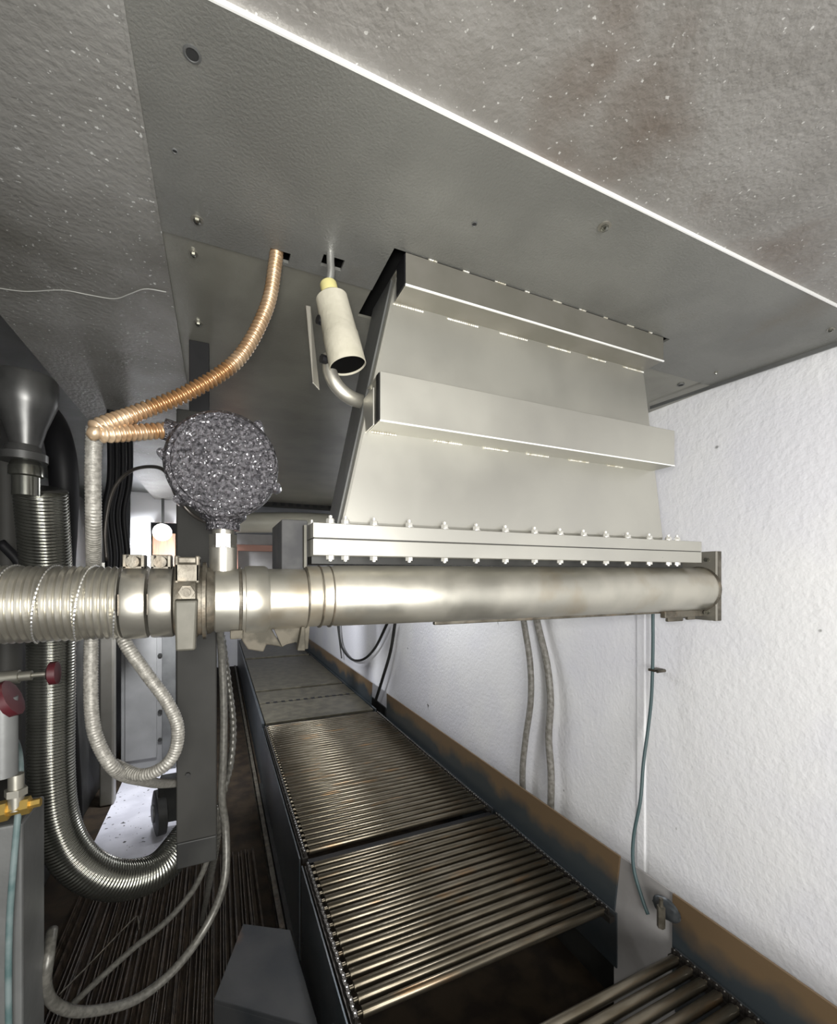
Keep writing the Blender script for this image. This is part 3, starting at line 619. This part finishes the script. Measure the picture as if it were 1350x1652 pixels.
for (a, b) in ((3.76, 4.33), (4.36, 4.78), (4.86, 6.7), (6.85, 8.9)): box('deck_panel', RX0, RX1, a, b, .46, .507, M_belt, sl, .002)
box('gap_shade_sheet', RX0, RX1, 3.75, 8.9, .44, .458, M_black, sl)  # black sheet added to give the deck gaps their shade
bm = bmesh.new(); bx(bm, .315, .335, 3.74, 8.9, .0, .51); link('left_rail', bm, M_guard, sl)
bm = bmesh.new(); bx(bm, 1.272, 1.285, 3.74, 8.9, .3, .51); link('right_rail', bm, M_guard, sl)
bm = bmesh.new()
k = 0
for k in range(12): x_ = .40+.07*k; bx(bm, x_, x_+.035, 4.32, 4.37, .506, .508)
link('slot_row', bm, M_black, sl)
# pale worn strip along the left frame
wr = thing('edge_rail', (.2, 3, 0), 'worn grey angle rail along the left foot of the conveyor', 'rail')
bm = bmesh.new(); bx(bm, .25, .284, 1.9, 8.8, .035, .05); bx(bm, .25, .26, 1.9, 8.8, .0, .05); link('angle', bm, M_cast, wr, bevel=.002)
# guards on the right
def guard(y0, y1, label, lean=.0):
    bm = bmesh.new()
    hexa(bm, [(1.298, y0, .43), (1.306, y0, .43), (1.306, y1, .43), (1.298, y1, .43), (1.300+lean, y0-.03, .70), (1.308+lean, y0-.03, .70), (1.308+lean, y1, .70), (1.300+lean, y1, .70)])
    return tag(link('side_guard', bm, M_rust, None, bevel=.001), label, 'guard')
guard(-.2, .93, 'near rusty blue steel guard at the bottom right beside the nearest rollers')
g2 = guard(1.16, 3.52, 'long rusty blue steel guard along the right side of middle rollers')
g3 = guard(3.95, 8.8, 'farthest dark steel guard along the white wall')
bp_ = tag(box('base_panel', 1.311, 1.318, .80, 1.165, 0, .695, M_concrete, None, .001), 'plain grey base panel showing in the gap between the two rusty guards', 'panel')
# lump of dirty fixings at the guard end
fx = thing('anchor_block', (1.28, .93, .66), 'dirty metal anchor lump at the end of the near guard', 'anchor')
bm = bmesh.new(); bmesh.ops.create_icosphere(bm, subdivisions=3, radius=.032, matrix=Matrix.Translation((1.285, .925, .650)))
for v in bm.verts:
    v.co = Vector((1.287+(v.co.x-1.285)*.45, .94+(v.co.y-.925)*1.5, .655+(v.co.z-.655)*1.0))+Vector((random.uniform(-1, 1), random.uniform(-1, 1), random.uniform(-1, 1)))*.0022
link('lump', bm, M_guard, fx, True)
bm = bmesh.new(); cyl(bm, (1.262, .94, .60), (1.262, .94, .665), .012, 6); cyl(bm, (1.262, .94, .66), (1.262, .94, .69), .006, 12); link('anchor_bolt', bm, M_cast, fx, True)
# dark cross-member seen through the gap, and cover plate at lower left
tag(box('cross_member', .30, 1.24, .96, 1.06, .10, .16, M_machd, None, .004), 'dark cross member low in the gap between roller sections', 'beam')
cpq = [P(345, 1612, z=.30), P(515, 1660, z=.30), P(468, 1500, z=.30), P(392, 1490, z=.30)]
bm = bmesh.new(); hexa(bm, [(p.x, p.y, .285) for p in cpq]+[(p.x, p.y, .30) for p in cpq]); hexa(bm, [(cpq[0].x, cpq[0].y, 0), (cpq[1].x, cpq[1].y-.0, 0), (cpq[1].x, cpq[1].y+.02, 0), (cpq[0].x, cpq[0].y+.02, 0), (cpq[0].x, cpq[0].y, .286), (cpq[1].x, cpq[1].y, .286), (cpq[1].x, cpq[1].y+.02, .286), (cpq[0].x, cpq[0].y+.02, .286)])
tag(link('cover_plate', bm, M_plate, None, bevel=.002), 'low blue black steel cover plate with rust, left of the front rollers', 'plate')
# floor grating on the left
gr = thing('floor_grating', (-.3, 2.0, 0), 'dark oily floor grating with long bars under the hanging cables', 'grating')
box('grating_tray', -.66, .20, .95, 2.88, .0, .02, M_floor, gr)
gm = None
for k in range(60):
    x_ = -.645+.0141*k
    if gm is None:
        bm = bmesh.new(); bx(bm, -.002, .002, -.88, 1.0, 0, .035); gm = link('grating_bar', bm, M_grate, gr); o = gm
    else:
        o = gm.copy(); COL.objects.link(o)
    o.location = Vector((x_+random.uniform(-.008, .008), 1.85, .02+random.uniform(-.012, 0)))-gr.location; o.rotation_euler = (0, random.uniform(-.3, .3), random.uniform(-.008, .008))
box('grating_tie', -.65, .19, 1.5, 1.52, .02, .05, M_grate, gr)
# cables at lower left
hose('steel_cable', [P(358, 1025, y=1.6), P(368, 1100, y=1.55), P(376, 1170, y=1.5), P(372, 1230, y=1.45), P(358, 1290, y=1.4), P(345, 1385, y=1.5), P(325, 1490, z=.07)], .011, M_cable, 'twisted silver cable running down beside the conveyor left rail', 'cable', rib=(.02, .002), n=12)
hose('steel_cable', [P(352, 985, y=1.2), P(358, 1060, y=1.24), P(361, 1150, y=1.25), P(360, 1225, y=1.25), P(358, 1290, y=1.25), P(364, 1340, y=1.25), P(362, 1420, y=1.22), P(335, 1490, y=1.2), P(285, 1560, y=1.15), P(220, 1612, y=1.1), P(140, 1632, y=1.05), P(92, 1622, y=1.02), P(74, 1592, y=1.0), P(78, 1545, y=1.0), P(84, 1500, y=1.05)], .0095, M_cable,
     'long grey cable sagging in a wide curve to the bottom left corner', 'cable', n=12)
hose('steel_cable', [P(352, 1300, y=1.35), P(343, 1360, y=1.35), P(318, 1425, y=1.35), P(275, 1480, y=1.35), P(215, 1530, y=1.35), P(165, 1575, y=1.35), P(115, 1622, y=1.35)], .0075, M_cable,
     'straighter grey cable slanting above the floor grating', 'cable', n=12)
hose('wire_hook', [P(95, 1605, z=.06), P(140, 1560, z=.06), P(215, 1483, z=.06), P(222, 1482, z=.06), P(224, 1500, z=.06)], .0035, M_cast, 'thin bent wire hook lying over the floor grating', 'wire', n=8)
# ================================================================== cables on the white wall
WX = 1.44
def wallcable(pts, x, r, m, label, name='wall_cable', cat='cable', n=12, **k):
    return hose(name, [P(a, b, x=x) for a, b in pts], r, m, label, cat, n=n, **k)
wallcable([(838, 960), (846, 1010), (855, 1070), (856, 1130), (848, 1190), (843, 1240), (843, 1300), (840, 1340)], 1.42, .0155, M_wallhose, 'grey hose hanging on the white wall, left of the pair', 'wall_hose', 'hose')
wallcable([(858, 960), (868, 1010), (882, 1070), (888, 1130), (885, 1190), (889, 1250), (888, 1320), (888, 1370)], 1.425, .0165, M_wallhose, 'grey hose hanging on the white wall, right of the pair', 'wall_hose', 'hose')
cpt = [P(1053, 985, x=1.425), P(1053, 1050, x=1.425), P(1051, 1120, x=1.42), P(1046, 1170, x=1.41), P(1038, 1230, x=1.38), P(1033, 1290, x=1.34), P(1022, 1350, x=1.315), P(1022, 1400, x=1.300), P(1036, 1450, x=1.297), P(1045, 1475, x=1.295)]
hose('wall_cable', cpt, .0058, M_teald, 'dark teal cable dropping from the pipe end to the near guard', 'cable', n=10)
cl = thing('cable_clip', P(1058, 1081, x=1.43), 'small rusty clip holding the teal cable to the wall', 'clip')
c = P(1054, 1081, x=1.425)
bm = bmesh.new(); cyl(bm, c+Vector((-.01, -.022, 0)), c+Vector((.03, -.022, 0)), .0055, 10); bx(bm, c.x-.01, c.x+.036, c.y-.012, c.y+.014, c.z-.004, c.z+.004); link('clip_body', bm, M_cast, cl, True)
wallcable([(545, 1000), (550, 1040), (565, 1062), (585, 1064), (605, 1045), (625, 1005)], 1.41, .013, M_machd, 'dark cable hanging in a short loop on the far white wall')
wallcable([(638, 1000), (630, 1050), (617, 1095), (606, 1130)], 1.40, .014, M_machd, 'dark straight cable on the white wall, just left of the long guard')
wallcable([(543, 1000), (547, 1030), (551, 1062)], 1.415, .008, M_machd, 'short thin dark cable left of the looped wall cable', n=8)
